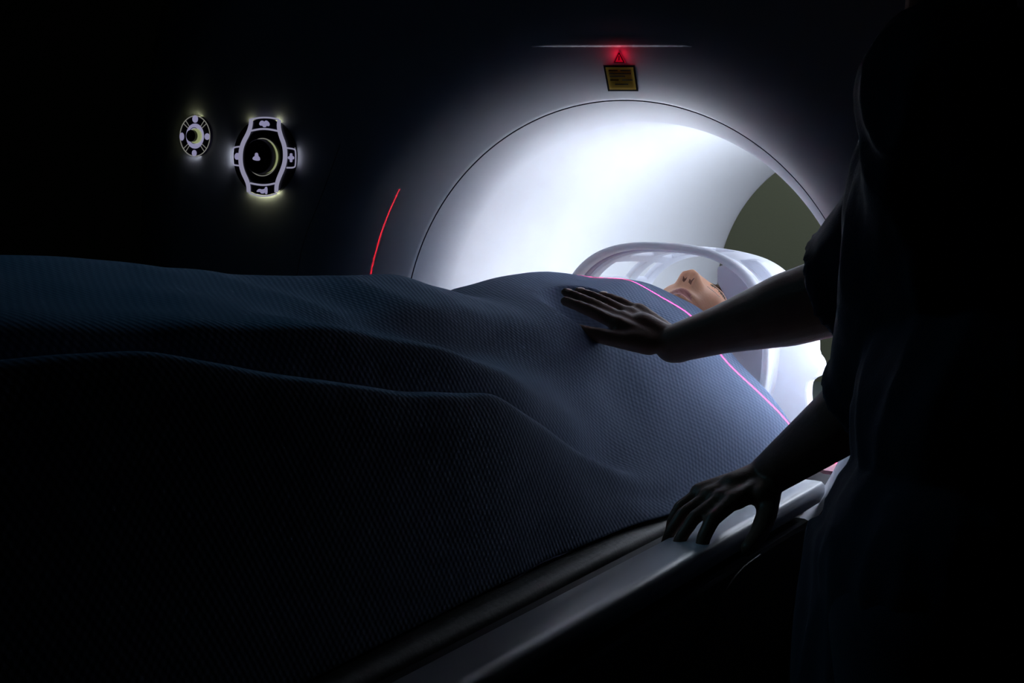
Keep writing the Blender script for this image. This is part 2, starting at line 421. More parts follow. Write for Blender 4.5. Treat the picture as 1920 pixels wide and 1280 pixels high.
# the big dial
dial = plate('control_dial', ell(495.5, 293.5, 58, 72, 72), 0, .010, DARKP, scan)
plate('dial_bowl', spl([(930, 410), (1150, 410), (1200, 530), (1215, 650), (1180, 760), (1120, 870), (905, 870), (850, 770), (835, 650), (850, 520)], 3, True), .010, .0115, BLACKP, dial)
lc = [(915, 300), (912, 360), (890, 430), (840, 520), (820, 600), (820, 700), (840, 780), (880, 860), (892, 910), (893, 960)]
rc = [(1168, 310), (1162, 370), (1180, 450), (1212, 530), (1222, 600), (1220, 680), (1200, 750), (1160, 840), (1143, 900), (1142, 960)]
for L in (lc, rc):
    q = spl(L, 2); strip('dial_trim', q, [8.6+1.2*math.sin(PI*i/(len(q)-1)) for i in range(len(q))], .010, .0135, LEDW, dial)
strip('dial_trim', spl([(915, 305), (975, 292), (1040, 288), (1110, 293), (1170, 308)]), 3.0, .010, .0132, LEDW, dial)
strip('dial_trim', spl([(915, 408), (980, 394), (1030, 391), (1090, 396), (1155, 410)]), 3.4, .010, .0132, LEDW, dial)
strip('dial_trim', spl([(905, 878), (960, 890), (1020, 897), (1080, 892), (1130, 880)]), 3.4, .010, .0132, LEDW, dial)
strip('dial_trim', spl([(893, 965), (960, 988), (1025, 996), (1090, 990), (1145, 968)]), 3.0, .010, .0132, LEDW, dial)
for L in ([(812, 550), (762, 556), (748, 580), (744, 640), (746, 700), (762, 716), (812, 722)], [(1232, 562), (1305, 572), (1316, 590), (1316, 720), (1300, 740), (1232, 740)]):
    strip('dial_trim', spl(L, 2), 2.8, .010, .0132, LEDW, dial)
for L in ([(935, 318), (975, 306), (1040, 302), (1105, 307), (1140, 318), (1136, 392), (1090, 382), (1030, 378), (975, 381), (930, 396)],
          [(912, 896), (960, 905), (1020, 911), (1080, 906), (1116, 896), (1118, 962), (1080, 975), (1025, 981), (960, 975), (912, 955)],
          [(760, 572), (800, 566), (800, 704), (760, 702)], [(1244, 578), (1300, 584), (1300, 724), (1240, 724)]):
    plate('dial_button', K(L), .010, .0115, BTN, dial)
for L in ([(985, 345), (1000, 318), (1020, 316), (1030, 328), (1045, 314), (1062, 320), (1082, 345), (1075, 368), (1050, 362), (1045, 376), (1022, 376), (1018, 362), (995, 362)],
          [(962, 950), (985, 928), (1010, 936), (1036, 930), (1040, 912), (1060, 912), (1060, 978), (1042, 978), (1036, 958), (1028, 972), (1002, 972), (996, 956), (968, 958)],
          [(762, 640), (775, 610), (800, 606), (806, 640), (800, 668), (775, 668)],
          [(1262, 610), (1284, 610), (1284, 636), (1300, 640), (1300, 664), (1284, 664), (1284, 690), (1262, 690), (1262, 664), (1244, 660), (1244, 640), (1262, 636)]):
    plate('dial_icon', spl(L, 1, True), .0115, .0128, LEDI, dial)
strip('dial_ring', ell(279.5+1018/4.795, 160+645/4.795, 139/4.795, 168/4.795, 60), 1.6, .0115, .014, LEDO, dial, True)
strip('dial_crescent', ell(280+1002/4.795, 160+642/4.795, 138/4.795, 158/4.795, 30, -1.25, 1.25), [1+8.6*math.sin(PI*i/29) for i in range(30)], .0115, .0150, LEDY, dial)
kc = fp(280+975/4.795, 160+640/4.795, .034)
b = nb(); pr = [(0, .034), (.020, .034), (.0272, .0325), (.0285, .029), (.0285, .0115), (0, .0115)]
rg = [[b.verts.new((kc.x+q[0]*math.cos(t), YD-q[1]*LS, kc.z+q[0]*math.sin(t)*1.0)) for t in np.linspace(0, 2*PI, 48, endpoint=False)] for q in pr[1:5]]
for i in range(3):
    for j in range(48): b.faces.new((rg[i][j], rg[i][(j+1) % 48], rg[i+1][(j+1) % 48], rg[i+1][j]))
b.faces.new(rg[0]); b.faces.new(rg[3][::-1]); kn = sharp(obj('dial_knob', b, KNOB, dial))
plate('dial_icon', spl([(925, 665), (932, 645), (948, 635), (948, 612), (962, 603), (976, 612), (978, 635), (992, 648), (995, 675), (960, 678)], 1, True), .034, .0352, LEDI, dial)
# light slots in the dial's rim, washing the cover beside it
def slot(cu, cv, a, bb, t0, t1, m, parent, lift=.006):
    pts = ell(cu, cv, a, bb, 10, math.radians(t0), math.radians(t1)); b = nb()
    A = [[b.verts.new(fp(u, v, l)) for u, v in pts] for l in (.002, lift)]
    for i in range(9): b.faces.new((A[0][i], A[0][i+1], A[1][i+1], A[1][i]))
    bmesh.ops.solidify(b, geom=b.faces[:], thickness=.0006)
    obj('edge_light', b, m, parent, False)
for t0, t1, m in ((-13, 13, EDGEW), (168, 192, EDGEW), (60, 69, EDGEY), (111, 120, EDGEY), (240, 249, EDGEY), (291, 300, EDGEY), (252, 288, EDGEY)):
    slot(495.5, 293.5, 59.2, 73.6, t0, t1, m, dial, .0075 if m is EDGEW else .0045)
# the small dial
sm = plate('small_dial', ell(365.5, 255, 29, 38, 60), 0, .009, BTN, scan)
strip('dial_trim', ell(365.5, 255, 28, 37.6, 60), 1.8, .009, .0105, LEDO, sm, True)
plate('dial_plate', ell(365.3, 255, 16.5, 23.5, 48), .009, .0105, LEDI, sm)
for t0 in (45, 135, 225, 315):
    for d_ in (-6, 6):
        t = math.radians(t0+d_); strip('dial_trim', [(365.5+15.5*math.cos(t), 255-22*math.sin(t)), (365.5+27.5*math.cos(t), 255-37*math.sin(t))], 1.3, .009, .0105, LEDO, sm)
for (cu, cv, a, bb) in ((365.5, 223, 5, 7), (363.8, 287, 4.2, 6), (340.5, 256, 4, 7.5), (388, 256, 4.6, 6.2)):
    plate('dial_icon', ell(cu, cv, a, bb, 16), .009, .0108, LEDI, sm)
b = nb(); strip('dial_ring', ell(364, 254, 9.5, 15, 40), 1.2, .0105, .012, LAV, sm, True)
kc = fp(358.5, 254.5, .024)
for nm, rr0, l0, l1, m in (('dial_ring', .0125, .0105, .016, LEDY), ('dial_knob', .0098, .016, .026, KNOB)):
    b = nb(); c0 = [b.verts.new((kc.x+rr0*math.cos(t)+(.004 if m is LEDY else 0), YD-l0*LS, kc.z+rr0*math.sin(t))) for t in np.linspace(0, 2*PI, 36, endpoint=False)]
    c1 = [b.verts.new(v.co+Vector((0, (l0-l1)*LS, 0))) for v in c0]
    for i in range(36): b.faces.new((c0[i], c0[(i+1) % 36], c1[(i+1) % 36], c1[i]))
    b.faces.new(c0); b.faces.new(c1[::-1]); obj(nm, b, m, sm, False)
for t0, t1, m in ((-40, 40, EDGEW), (230, 310, EDGEW), (60, 120, EDGEY), (150, 210, EDGEY)):
    slot(365.5, 255, 30, 39, t0, t1, m, sm, .0030)

# ------------------------------------------------------------------ patient table
tb = thing('patient_table', 'long scanner table with a dark mattress and a white rail, leading into the bore', 'table', (0, -.9, -Z0))
ZT = -.150
def sweep(profile, y0, y1, m, name, parent=tb, n=2, smooth=True):
    b = nb(); R0 = [[b.verts.new((x, yv, z)) for x, z in profile] for yv in np.linspace(y0, y1, n)]
    N = len(profile)
    for i in range(n-1):
        for j in range(N): b.faces.new((R0[i][j], R0[i][(j+1) % N], R0[i+1][(j+1) % N], R0[i+1][j]))
    b.faces.new(R0[0]); b.faces.new(R0[-1][::-1]); return sharp(obj(name, b, m, parent, smooth), 50)
railp = [(.258, -.172), (.259, -.158), (.266, -.153), (.290, -.1505), (.312, -.1495), (.322, -.150), (.327, -.154), (.328, -.166), (.322, -.180), (.300, -.196), (.262, -.200)]
sweep(railp, -2.3, .02, RAIL, 'side_rail'); sweep([(-x, z) for x, z in railp], -2.3, .02, RAIL, 'side_rail')
sweep([(-.262, -.21), (-.262, -.172), (.262, -.172), (.262, -.21)], -2.3, 1.0, DARKP, 'table_board', smooth=False)
sweep([(-.245, -.172), (-.25, -.160), (-.24, -.153), (0, -.152), (.215, -.153), (.228, -.157), (.232, -.166), (.232, -.172)], -2.28, .98, MATT, 'mattress')
sweep([(.236, -.172), (.236, -.166), (.254, -.166), (.254, -.172)], -2.28, .98, DARKP, 'rail_channel', smooth=False)
obj('side_panel', box(nb(), .292, .320, -2.1, -.01, -.62, -.198, .008), DARKP, tb, False); obj('side_panel', box(nb(), -.320, -.292, -2.1, -.075, -.62, -.198, .008), DARKP, tb, False)
b = nb(); box(b, -.27, .27, -2.25, -.12, -.36, -.21, .02); obj('table_carriage', b, DARKP, tb, False)
b = nb(); box(b, -.22, .22, -1.9, -.5, -Z0+.06, -.36, .03); obj('pedestal', b, DARKP, tb, False)
b = nb(); box(b, -.3, .3, -2.0, -.4, -Z0, -Z0+.06, .02); obj('foot_plate', b, DARKP, tb, False)
# faint curved handle on the table's flank
b = nb(); P_ = [px(1325, 1190, x=.326), px(1340, 1150, x=.326), px(1360, 1105, x=.326), px(1390, 1065, x=.326), px(1425, 1040, x=.326)]
tube(b, smooth_poly(P_, 2, False), .0015, 10); obj('flank_handle', b, DARKP, tb)
# added clip at the rail end, coloured pink for the laser glow there
b = nb(); Q = [px(u, v, x=.322) for u, v in ((1566, 884), (1592, 861), (1612, 868), (1638, 893), (1634, 902), (1604, 893), (1580, 893))]
extrude_poly(b, Q, (-.03, 0, 0)); obj('laser_tint_clip', b, LASERTINT, tb, False)

# sheet spread below the blanket, hanging a little
def cloth_grid(fn, nu, nv, uvs=None):
    b = nb(); g = [[b.verts.new(fn(i/(nu-1), j/(nv-1))) for j in range(nv)] for i in range(nu)]
    uvl = b.loops.layers.uv.new('UVMap')
    for i in range(nu-1):
        for j in range(nv-1):
            f = b.faces.new((g[i][j], g[i+1][j], g[i+1][j+1], g[i][j+1]))
            for l, (a, c) in zip(f.loops, ((i, j), (i+1, j), (i+1, j+1), (i, j+1))):
                l[uvl].uv = uvs(a/(nu-1), c/(nv-1)) if uvs else (a/(nu-1), c/(nv-1))
    return b

# ------------------------------------------------------------------ blanket
ROWS = [  # (y, x, z) along features, far side to near side
 [(-1.45, -.36, -.30), (.3, -.36, -.30)],
 [(-1.45, -.335, -.135), (.3, -.335, -.135)],
 [(-1.45, -.25, -.02), (-.9, -.25, -.03), (-.45, -.25, -.03), (.3, -.26, -.05)],
 [(-1.45, -.19, .10), (-1.1, -.19, .09), (-.8, -.19, .05), (-.45, -.19, .04), (-.1, -.20, .06), (.3, -.20, .03)],
 [(-1.45, -.14, .20), (-1.1, -.14, .175), (-.8, -.14, .135), (-.6, -.14, .12), (-.45, -.14, .12), (-.33, -.13, .095), (-.2, -.13, .118), (-.09, -.13, .121), (0, -.13, .112), (.09, -.14, .108), (.3, -.14, .10)],
 [(-1.45, -.08, .225), (-1.109, -.08, .195), (-.966, -.08, .18), (-.802, -.08, .159), (-.642, -.08, .147), (-.545, -.08, .146), (-.476, -.08, .148), (-.39, -.08, .125), (-.3, -.075, .100), (-.2, -.07, .108), (-.09, -.07, .112), (.08, -.07, .111), (.3, -.07, .10)],
 [(-1.45, -.02, .215), (-1.1, -.01, .178), (-.9, 0, .15), (-.7, 0, .125), (-.52, 0, .118), (-.452, 0, .109), (-.385, 0, .095), (-.3, 0, .088), (-.193, 0, .092), (-.128, 0, .100), (0, 0, .108), (.08, 0, .109), (.3, 0, .10)],
 [(-1.45, .05, .19), (-.979, .05, .152), (-.816, .05, .119), (-.58, .05, .07), (-.45, .05, .055), (-.3, .05, .050), (-.15, .05, .060), (-.05, .05, .080), (.08, .055, .090), (.3, .055, .085)],
 [(-1.45, .10, .17), (-1.1, .11, .148), (-.912, .118, .130), (-.766, .12, .106), (-.614, .12, .068), (-.485, .12, .018), (-.33, .12, -.042), (-.22, .10, -.02), (-.12, .10, .010), (0, .10, .045), (.08, .10, .055), (.3, .10, .052)],
 [(-1.45, .135, .12), (-1.0, .142, .078), (-.8, .140, .042), (-.63, .140, .010), (-.5, .145, -.035), (-.35, .155, -.090), (-.2, .145, -.065), (-.05, .145, -.018), (.08, .140, -.003), (.3, .14, -.0)],
 [(-1.45, .165, .155), (-1.19, .17, .143), (-1.10, .17, .119), (-1.0, .17, .095), (-.885, .17, .075), (-.745, .17, .054), (-.66, .17, .041), (-.56, .17, -.003), (-.45, .175, -.06), (-.31, .19, -.110), (-.2, .19, -.105), (-.05, .20, -.072), (.08, .2, -.055), (.3, .2, -.05)],
 [(-1.45, .195, .10), (-1.0, .193, .062), (-.75, .190, .018), (-.56, .186, -.040), (-.45, .19, -.10), (-.31, .205, -.134), (-.15, .222, -.130), (0, .236, -.105), (.12, .242, -.092), (.3, .242, -.09)],
 [(-1.45, .225, -.147), (-.6, .203, -.147), (-.4, .212, -.147), (-.3, .228, -.147), (0, .262, -.145), (.3, .266, -.143)],
]
YEND = [.07, .07, .07, .07, .085, .11, .12, .125, .135, .140, .140, .130, .12]
NV = 340
ygrid = np.linspace(-1.45, .3, 500); ker = np.exp(-.5*(np.arange(-30, 31)*(1.75/500)/.026)**2); ker /= ker.sum()
def srow(vals): return np.convolve(np.pad(vals, 30, mode='edge'), ker, 'valid')
RX = np.array([srow(np.interp(ygrid, [p[0] for p in R], [p[1] for p in R])) for R in ROWS])
RZ = np.array([srow(np.interp(ygrid, [p[0] for p in R], [p[2] for p in R])) for R in ROWS])
NU = 150; nr = len(ROWS)
def cr(P0, P1, P2, P3, t): return .5*((2*P1)+(-P0+P2)*t+(2*P0-5*P1+4*P2-P3)*t*t+(-P0+3*P1-3*P2+P3)*t**3)
def lerp(row, y): return np.interp(y, ygrid, row)
# where the operator's hand rests and presses the blanket: (point, allowed height there)
HR_W = px(1262, 645, x=.148); HR_T = px(1090, 549, x=.004); HR_TH = px(1114, 613, x=.036)
PRESS = [(HR_W.lerp(HR_T, t), .016) for t in np.linspace(.15, 1, 9)]+[(HR_W.lerp(HR_TH, t), .012) for t in np.linspace(.4, 1, 6)]
def blanket_pt(u, v):
    s = u*(nr-1); i = min(int(s), nr-2); t = s-i
    ye = YEND[i]*(1-t)+YEND[i+1]*t
    ye += .006*noise.noise(Vector((u*9, 3.3, 0)))
    y = -1.42+v*(ye+1.42)
    ids = [max(0, min(nr-1, j)) for j in (i-1, i, i+1, i+2)]
    X = [lerp(RX[j], y) for j in ids]; Z = [lerp(RZ[j], y) for j in ids]
    # centripetal-ish: damp overshoot by mixing with linear
    x = cr(*X, t); z = cr(*Z, t)
    if i in (0, nr-2): z = z*.5+(Z[1]*(1-t)+Z[2]*t)*.5
    top = max(0, min(1, (z+.13)/.06))
    n1 = noise.noise(Vector((x*7, y*5, 1.7)))*.006+noise.noise(Vector((x*16+3, y*11, 4.2)))*.0032
    n2 = noise.noise(Vector((x*5+y*3.2, y*2.0-x*7, 9.1))); n2 = (1-abs(n2)*2.2)*.004
    z += (n1+n2*.7)*top
    e = (ye-y)/.02
    if e < 1: z -= .012*(1-max(0, e))**2
    for p_, c_ in PRESS:
        lim = p_.z-c_+((x-p_.x)**2+(y-p_.y)**2)/.0028*.022
        if z > lim: z = lim+(z-lim)*.12
    z = max(z, -.147) if x > -.3 else z
    return Vector((x, y, z))
G = np.array([[blanket_pt(i/(NU-1), j/(NV-1)) for j in range(NV)] for i in range(NU)])
# uv in metres along the surface
du = np.zeros((NU, NV)); du[1:] = np.linalg.norm(G[1:]-G[:-1], axis=2); UU = np.cumsum(du, 0)
dv = np.zeros((NU, NV)); dv[:, 1:] = np.linalg.norm(G[:, 1:]-G[:, :-1], axis=2); VV = np.cumsum(dv, 1)
Um = UU; Vm = np.repeat(VV.mean(0)[None, :], NU, 0)
b = cloth_grid(lambda a, c: G[round(a*(NU-1)), round(c*(NV-1))], NU, NV, lambda a, c: (Um[round(a*(NU-1)), round(c*(NV-1))], Vm[round(a*(NU-1)), round(c*(NV-1))]))
bl = obj('blanket', b, BLANKET)
tag(bl, 'blue waffle-weave blanket draped over the patient from chest to feet', 'blanket')
md = bl.modifiers.new('thick', 'SOLIDIFY'); md.thickness = .005; md.offset = -1
def blanket_z(x, y):
    d = (G[:, :, 0]-x)**2+(G[:, :, 1]-y)**2; i = np.unravel_index(d.argmin(), d.shape); return G[i][2]

# thin navy sheet under the blanket, its rumpled edge lying on the mattress
def sheet_pt(u, v):
    x = -.20+.405*u+.012*noise.noise(Vector((v*9, 1, 0)))*u; y = -1.55+1.02*v
    return Vector((x, y, -.1505+abs(noise.noise(Vector((x*12, y*7, 3))))*.010+(.012*math.exp(-((u-.95)/.04)**2)*(.5+noise.noise(Vector((y*8, 0, 7)))))))
sh_ = obj('bed_sheet', cloth_grid(sheet_pt, 60, 120), SHEET); tag(sh_, 'thin navy bed sheet rumpled along the mattress below the blanket', 'bed sheet')
# ------------------------------------------------------------------ patient
def head_mesh(bm, Mx, hair=False):
    """detailed head: local x = side, y = crown, z = face; returns verts made"""
    res = bmesh.ops.create_icosphere(bm, subdivisions=6, radius=1); vs = res['verts']
    def G_(p, c, s): return math.exp(-.5*sum(((p[i]-c[i])/s[i])**2 for i in range(3)))
    for v in vs:
        d = v.co.copy()
        # skull + jaw
        ny = d.y; rx = .076; rz = .096
        x = d.x*rx; y = d.y*.118; z = d.z*rz
        if ny < 0:  # face narrows to the chin, back of the head tucks to the neck
            x *= 1-.30*ny*ny; z = z*(1-.10*ny*ny) if z > 0 else z*(1-.45*ny*ny)
        if z > 0: z *= 1-.06*abs(d.x)
        if z > 0: z = z*.94
        p = Vector((x, y, z))
        f = 1 if z > 0 else 0
        ax = abs(p.x)
        def add(c, s, vec):
            nonlocal p
            for sg in ((1,) if c[0] == 0 else (1, -1)):
                w_ = G_(p, (c[0]*sg, c[1], c[2]), s); p = p+Vector((vec[0]*sg, vec[1], vec[2]))*w_
        if f:
            add((.0, .016, .09), (.030, .012, .05), (0, 0, .004))       # brow
            add((.030, -.002, .085), (.014, .010, .05), (0, 0, -.011))  # eye sockets
            add((.0, -.002, .09), (.008, .014, .05), (0, 0, .007))      # bridge
            add((.0, -.020, .095), (.0085, .014, .05), (0, 0, .012))
            add((.0, -.036, .10), (.0125, .0100, .06), (0, -.001, .015))   # tip
            add((.0125, -.040, .098), (.0055, .0065, .05), (.002, 0, .010))   # alae
            add((.042, -.030, .07), (.018, .020, .05), (.002, 0, .005))  # cheeks
            add((.0, -.066, .09), (.020, .0048, .05), (0, 0, .0065))     # upper lip
            add((.0, -.078, .09), (.016, .0050, .05), (0, 0, .0065))     # lower lip
            add((.0, -.0722, .09), (.020, .0020, .05), (0, 0, -.0045))   # mouth line
            add((.0, -.088, .09), (.018, .005, .05), (0, 0, -.004))
            add((.0, -.103, .08), (.017, .010, .05), (0, -.003, .010))   # chin
            add((.030, -.003, .085), (.011, .0058, .05), (0, 0, .0065))  # closed lids
            add((.0055, -.0445, .112), (.0030, .0040, .012), (0, .006, -.007))   # nostrils
        v.co = p
    # colours by region
    for fc in {f for v in vs for f in v.link_faces}:
        c = fc.calc_center_median(); fc.material_index = 0
        if c.z > .05:
            ax = abs(c.x)
            if (ax/.022)**2+((c.y+.072)/(.0075*(1-.3*ax/.022)))**2 < 1: fc.material_index = 1
            if abs(c.y+.0062-.18*(ax-.03)**2/.01*.0) < .0012+.0 and .019 < ax < .043: fc.material_index = 2
            if .018 < ax < .048 and abs(c.y-(.017-.010*((ax-.030)/.02)**2)) < .0030: fc.material_index = 3
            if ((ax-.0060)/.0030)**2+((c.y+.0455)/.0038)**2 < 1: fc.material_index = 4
    for v in vs: v.co = Mx @ v.co
    # ears
    for sg in (1, -1):
        r_e = bmesh.ops.create_icosphere(bm, subdivisions=3, radius=1)['verts']
        for v in r_e:
            d = v.co.copy(); rim = (d.y**2+d.z**2)
            q = Vector((sg*(.0745+.008*d.x+.006*rim), -.008+.030*d.y*(1-.15*d.z), -.006+.017*d.z+.004*d.y)); v.co = Mx @ q
pt = thing('person', 'person lying face up under a blue blanket, eyes closed, head inside the coil', 'person', (0, -.2, -.15))
HC = Vector((.012, .262, .010))
RH = Matrix.Rotation(math.radians(4), 3, 'Y') @ Matrix.Rotation(math.radians(-3), 3, 'X')
MH = Matrix.Translation(HC) @ RH.to_4x4()
# whole body lying on the table; arms beside it
b = nb()
capsule(b, (.008, .20, -.045), (0, .08, -.065), .052, .058)
for sg in (-1, 1):
    capsule(b, (sg*.05, .055, -.055), (sg*.145, .045, -.085), .058, .045)   # shoulders
    capsule(b, (sg*.150, .04, -.092), (sg*.145, -.22, -.118), .036, .026)
    capsule(b, (sg*.145, -.22, -.118), (sg*.125, -.46, -.125), .026, .019)
    capsule(b, (sg*.125, -.46, -.125), (sg*.12, -.58, -.125), .022, .014, sx=.7)
    capsule(b, (sg*.075, -.50, -.075), (sg*.085, -.93, .03), .070, .048)     # thighs
    capsule(b, (sg*.085, -.93, .03), (sg*.08, -1.30, -.07), .046, .034)
    capsule(b, (sg*.08, -1.30, -.09), (sg*.085, -1.33, .06), .032, .022)
    capsule(b, (sg*.055, .04, -.055), (sg*.045, -.20, -.065), .085, .075)
capsule(b, (0, .02, -.045), (0, -.22, -.05), .090, .080)
capsule(b, (0, -.22, -.055), (0, -.46, -.065), .082, .078)
for sg in (-1, 1): capsule(b, (0, -.42, -.07), (sg*.07, -.46, -.075), .075, .072)
me = fuse(b, .009, 8)
bb = nb(); bb.from_mesh(me); head_mesh(bb, MH)
obj('body', bb, [SKIN, LIP, LASH, HAIR, NOSTRIL], pt)
# hair as a cap over crown and temples
b = nb(); vs = bmesh.ops.create_icosphere(b, subdivisions=5, radius=1)['verts']
kill = []
for v in vs:
    d = v.co.copy(); x = d.x*.082; y = d.y*.124; z = d.z*(.098 if d.z > 0 else .105)
    n_ = noise.noise(Vector((x*60, y*18, z*60)))*.003
    lim = .046+.010*math.cos(d.x*6)
    if d.z > -.15 and y < lim-(.05*max(0, .35-d.z)): kill.append(v)
    elif d.y < -.45: kill.append(v)
    v.co = MH @ (Vector((x, y, z))*(1+n_*6))
bmesh.ops.delete(b, geom=kill, context='VERTS')
hr = obj('hair', b, HAIR, pt); md = hr.modifiers.new('t', 'SOLIDIFY'); md.thickness = .006

# ------------------------------------------------------------------ head coil
TRANSL = mat('thin_white_plastic', (.82, .83, .88), .4)
nt = TRANSL.node_tree; tr_ = nt.nodes.new('ShaderNodeBsdfTranslucent'); tr_.inputs[0].default_value = (.76, .78, .84, 1)
mx_ = nt.nodes.new('ShaderNodeMixShader'); mx_.inputs[0].default_value = .5
nt.links.new(nt.nodes['Principled BSDF'].outputs[0], mx_.inputs[1]); nt.links.new(tr_.outputs[0], mx_.inputs[2])
nt.links.new(mx_.outputs[0], nt.nodes['Material Output'].inputs['Surface'])
hc = thing('head_coil', 'white hoop-fronted head coil with cut-out windows around the patient head', 'head coil', (.007, .28, -.15))
def sup(a, aa, bb_, n, cx_=.007, cz=0.0):
    c, s = math.cos(a), math.sin(a)
    return cx_+aa*math.copysign(abs(c)**(2/n), c), cz+bb_*math.copysign(abs(s)**(2/n), s)
def hoop(name, y0, y1, ao, bo, th, m, n=2.6, a0=-35, a1=215, N=90, tilt=0.0):
    b = nb(); R0 = []
    for a in np.linspace(math.radians(a0), math.radians(a1), N):
        xo, zo = sup(a, ao, bo, n); xi, zi = sup(a, ao-th, bo-th, n)
        R0.append([b.verts.new(q) for q in ((xo, y0+.004, zo), ((xo*.8+xi*.2), y0, zo*.8+zi*.2), ((xo*.2+xi*.8), y0, zo*.2+zi*.8), (xi, y0+.004, zi), (xi, y1, zi), (xo, y1, zo))])
    for i in range(N-1):
        for j in range(6): b.faces.new((R0[i][j], R0[i][(j+1) % 6], R0[i+1][(j+1) % 6], R0[i+1][j]))
    b.faces.new(R0[0]); b.faces.new(R0[-1][::-1]); return obj(name, b, m, hc)
hoop('front_hoop', .140, .158, .184, .167, .012, TRANSL)
hoop('hoop_band', .158, .178, .181, .163, .010, LAV)
# shell behind the hoop, with windows cut in it
b = nb(); NA2, NY = 72, 26; g = []
for i in range(NA2+1):
    a = math.radians(-30+240*i/NA2); row = []
    for j in range(NY+1):
        t = j/NY; yv = .178+.235*t; sc = 1-.10*t**2
        x, z = sup(a, .176*sc, .160*sc, 2.5); row.append(b.verts.new((x, yv, z)))
    g.append(row)
for i in range(NA2):
    am = -30+240*(i+.5)/NA2
    for j in range(NY):
        t = (j+.5)/NY
        win = False
        for (c0, c1, t0, t1) in ((96, 118, .10, .55), (72, 88, .15, .60), (126, 146, .12, .62), (152, 182, .12, .70), (96, 118, .66, .86), (126, 146, .72, .9)):
            if c0 < am < c1 and t0 < t < t1: win = True
        if not win: b.faces.new((g[i][j], g[i+1][j], g[i+1][j+1], g[i][j+1]))
sh = obj('coil_shell', b, TRANSL, hc); md = sh.modifiers.new('t', 'SOLIDIFY'); md.thickness = .010; md.offset = -1
md = sh.modifiers.new('b', 'BEVEL'); md.width = .002; md.segments = 2; md.limit_method = 'ANGLE'
# side housing of the coil, right of the hoop
def traced(name, pts, y, depth, m, parent, bev=.004, it=1):
    q = smooth_poly([px(u, v, y=y) for u, v in pts], it); bb = extrude_poly(nb(), q, (0, depth, 0))
    o = obj(name, bb, m, parent, False); mo = o.modifiers.new('b', 'BEVEL'); mo.width = bev; mo.segments = 2; mo.limit_method = 'ANGLE'; return o
traced('coil_housing', [(1330, 505), (1384, 487), (1412, 486), (1428, 495), (1449, 518), (1462, 545), (1500, 590), (1524, 612), (1528, 640), (1528, 664), (1538, 676), (1541, 692), (1534, 706), (1520, 712), (1514, 722), (1513, 748), (1520, 790), (1490, 840), (1345, 800), (1338, 660), (1385, 605)], .215, .03, TRANSL, hc)
b = nb(); box(b, -.17, .20, .16, .46, -.149, -.118, .008); obj('coil_base', b, WHITE, hc, False)
# foam pads inside
b = nb(); ellipsoid(b, (-.105, .265, -.005), (.028, .080, .075)); obj('foam_pad', b, FOAM, hc)
b = nb(); ellipsoid(b, (.01, .285, -.105), (.105, .10, .022)); obj('head_cushion', b, FOAM, hc)

# ------------------------------------------------------------------ operator
op = thing('person', 'person in dark navy scrubs leaning over the table with one hand on the blanket', 'person', (.72, -.40, -Z0))
def hand(bm, wrist, dir_, palm_n, size=1.0, side=1, curl=(12, 18, 16, 14), spread=4, thumb=(0, 0), tcurl=25, squash=.6):
    """palm and five bent fingers. dir_: towards the fingertips, palm_n: out of the back of the hand; side: thumb side sign"""
    d = Vector(dir_).normalized(); n = Vector(palm_n); n = (n-d*n.dot(d)).normalized(); s = d.cross(n)*side  # towards the thumb
    W = Vector(wrist); nails = []
    for k_, off_ in enumerate((-.030, -.010, .010, .028)):
        capsule(bm, W+s*off_*.55+d*.006, W+s*off_*size+d*(.082-abs(off_-.0)*.20)*size, .0135*size, .0115*size)
    capsule(bm, W-d*.01, W+d*.05*size, .021*size, .020*size)
    capsule(bm, W+s*.012+d*.01, W+s*.036*size+d*.045*size-n*.004, .014*size, .013*size)
    lens = (.080, .090, .084, .064)
    for k_, (off_, L) in enumerate(zip((.028, .010, -.010, -.029), lens)):
        p0 = W+s*off_*size+d*(.084-abs(off_)*.22)*size
        ang = math.radians(curl[k_]); base = (d+s*math.tan(math.radians(spread*(1.3-k_*.9)))).normalized(); dd = base; q = p0; r0 = .0095-.0006*k_
        cur = 0
        for seg, fr in enumerate((.46, .30, .24)):
            cur += ang*(.5, 1.0, .8)[seg]
            dd = (base*math.cos(cur)-n*math.sin(cur)).normalized(); q2 = q+dd*L*fr*size
            capsule(bm, q, q2, (r0-.0008*seg)*size, (r0-.0008*(seg+1))*size, 14); q = q2
        nails.append((q-dd*.005+n*.0045*size, dd, n))
    # thumb from the side of the palm near the wrist
    q = W+s*.026*size+d*.022*size-n*.004; base = (d*math.cos(math.radians(thumb[0]))+s*math.sin(math.radians(thumb[0]))-n*math.sin(math.radians(thumb[1]))).normalized()
    for seg, (L, r0, r1) in enumerate(((.042, .0145, .0120), (.034, .0118, .0105), (.027, .0105, .0085))):
        a_ = math.radians(tcurl)*seg*.6; dd = (base*math.cos(a_)+(d-base*d.dot(base)).normalized()*math.sin(a_)).normalized() if seg else base
        q2 = q+dd*L*size; capsule(bm, q, q2, r0*size, r1*size, 14); q = q2
    return nails
J = dict(pel=(.62, -.47, -.10), waist=(.63, -.45, .04), chest=(.605, -.38, .25), neck=(.565, -.365, .43), head=(.525, -.36, .60),
         shR=(.548, -.185, .365), shL=(.605, -.555, .37), elR=(.372, -.135, .132), elL=(.517, -.405, .060))
J = {a_: Vector(v_) for a_, v_ in J.items()}
wR = HR_W; wL = px(1438, 893, x=.338)
b = nb()
def torso(b, g=0.0):
    for c_, rx, ry, rz in ((J['pel'], .115, .165, .13), (J['waist'], .105, .145, .14), (J['chest'], .120, .175, .18)):
        ellipsoid(b, c_, (rx+g, ry+g, rz+g))
    capsule(b, J['shR'], J['shL'], .070+g, .070+g)
torso(b)
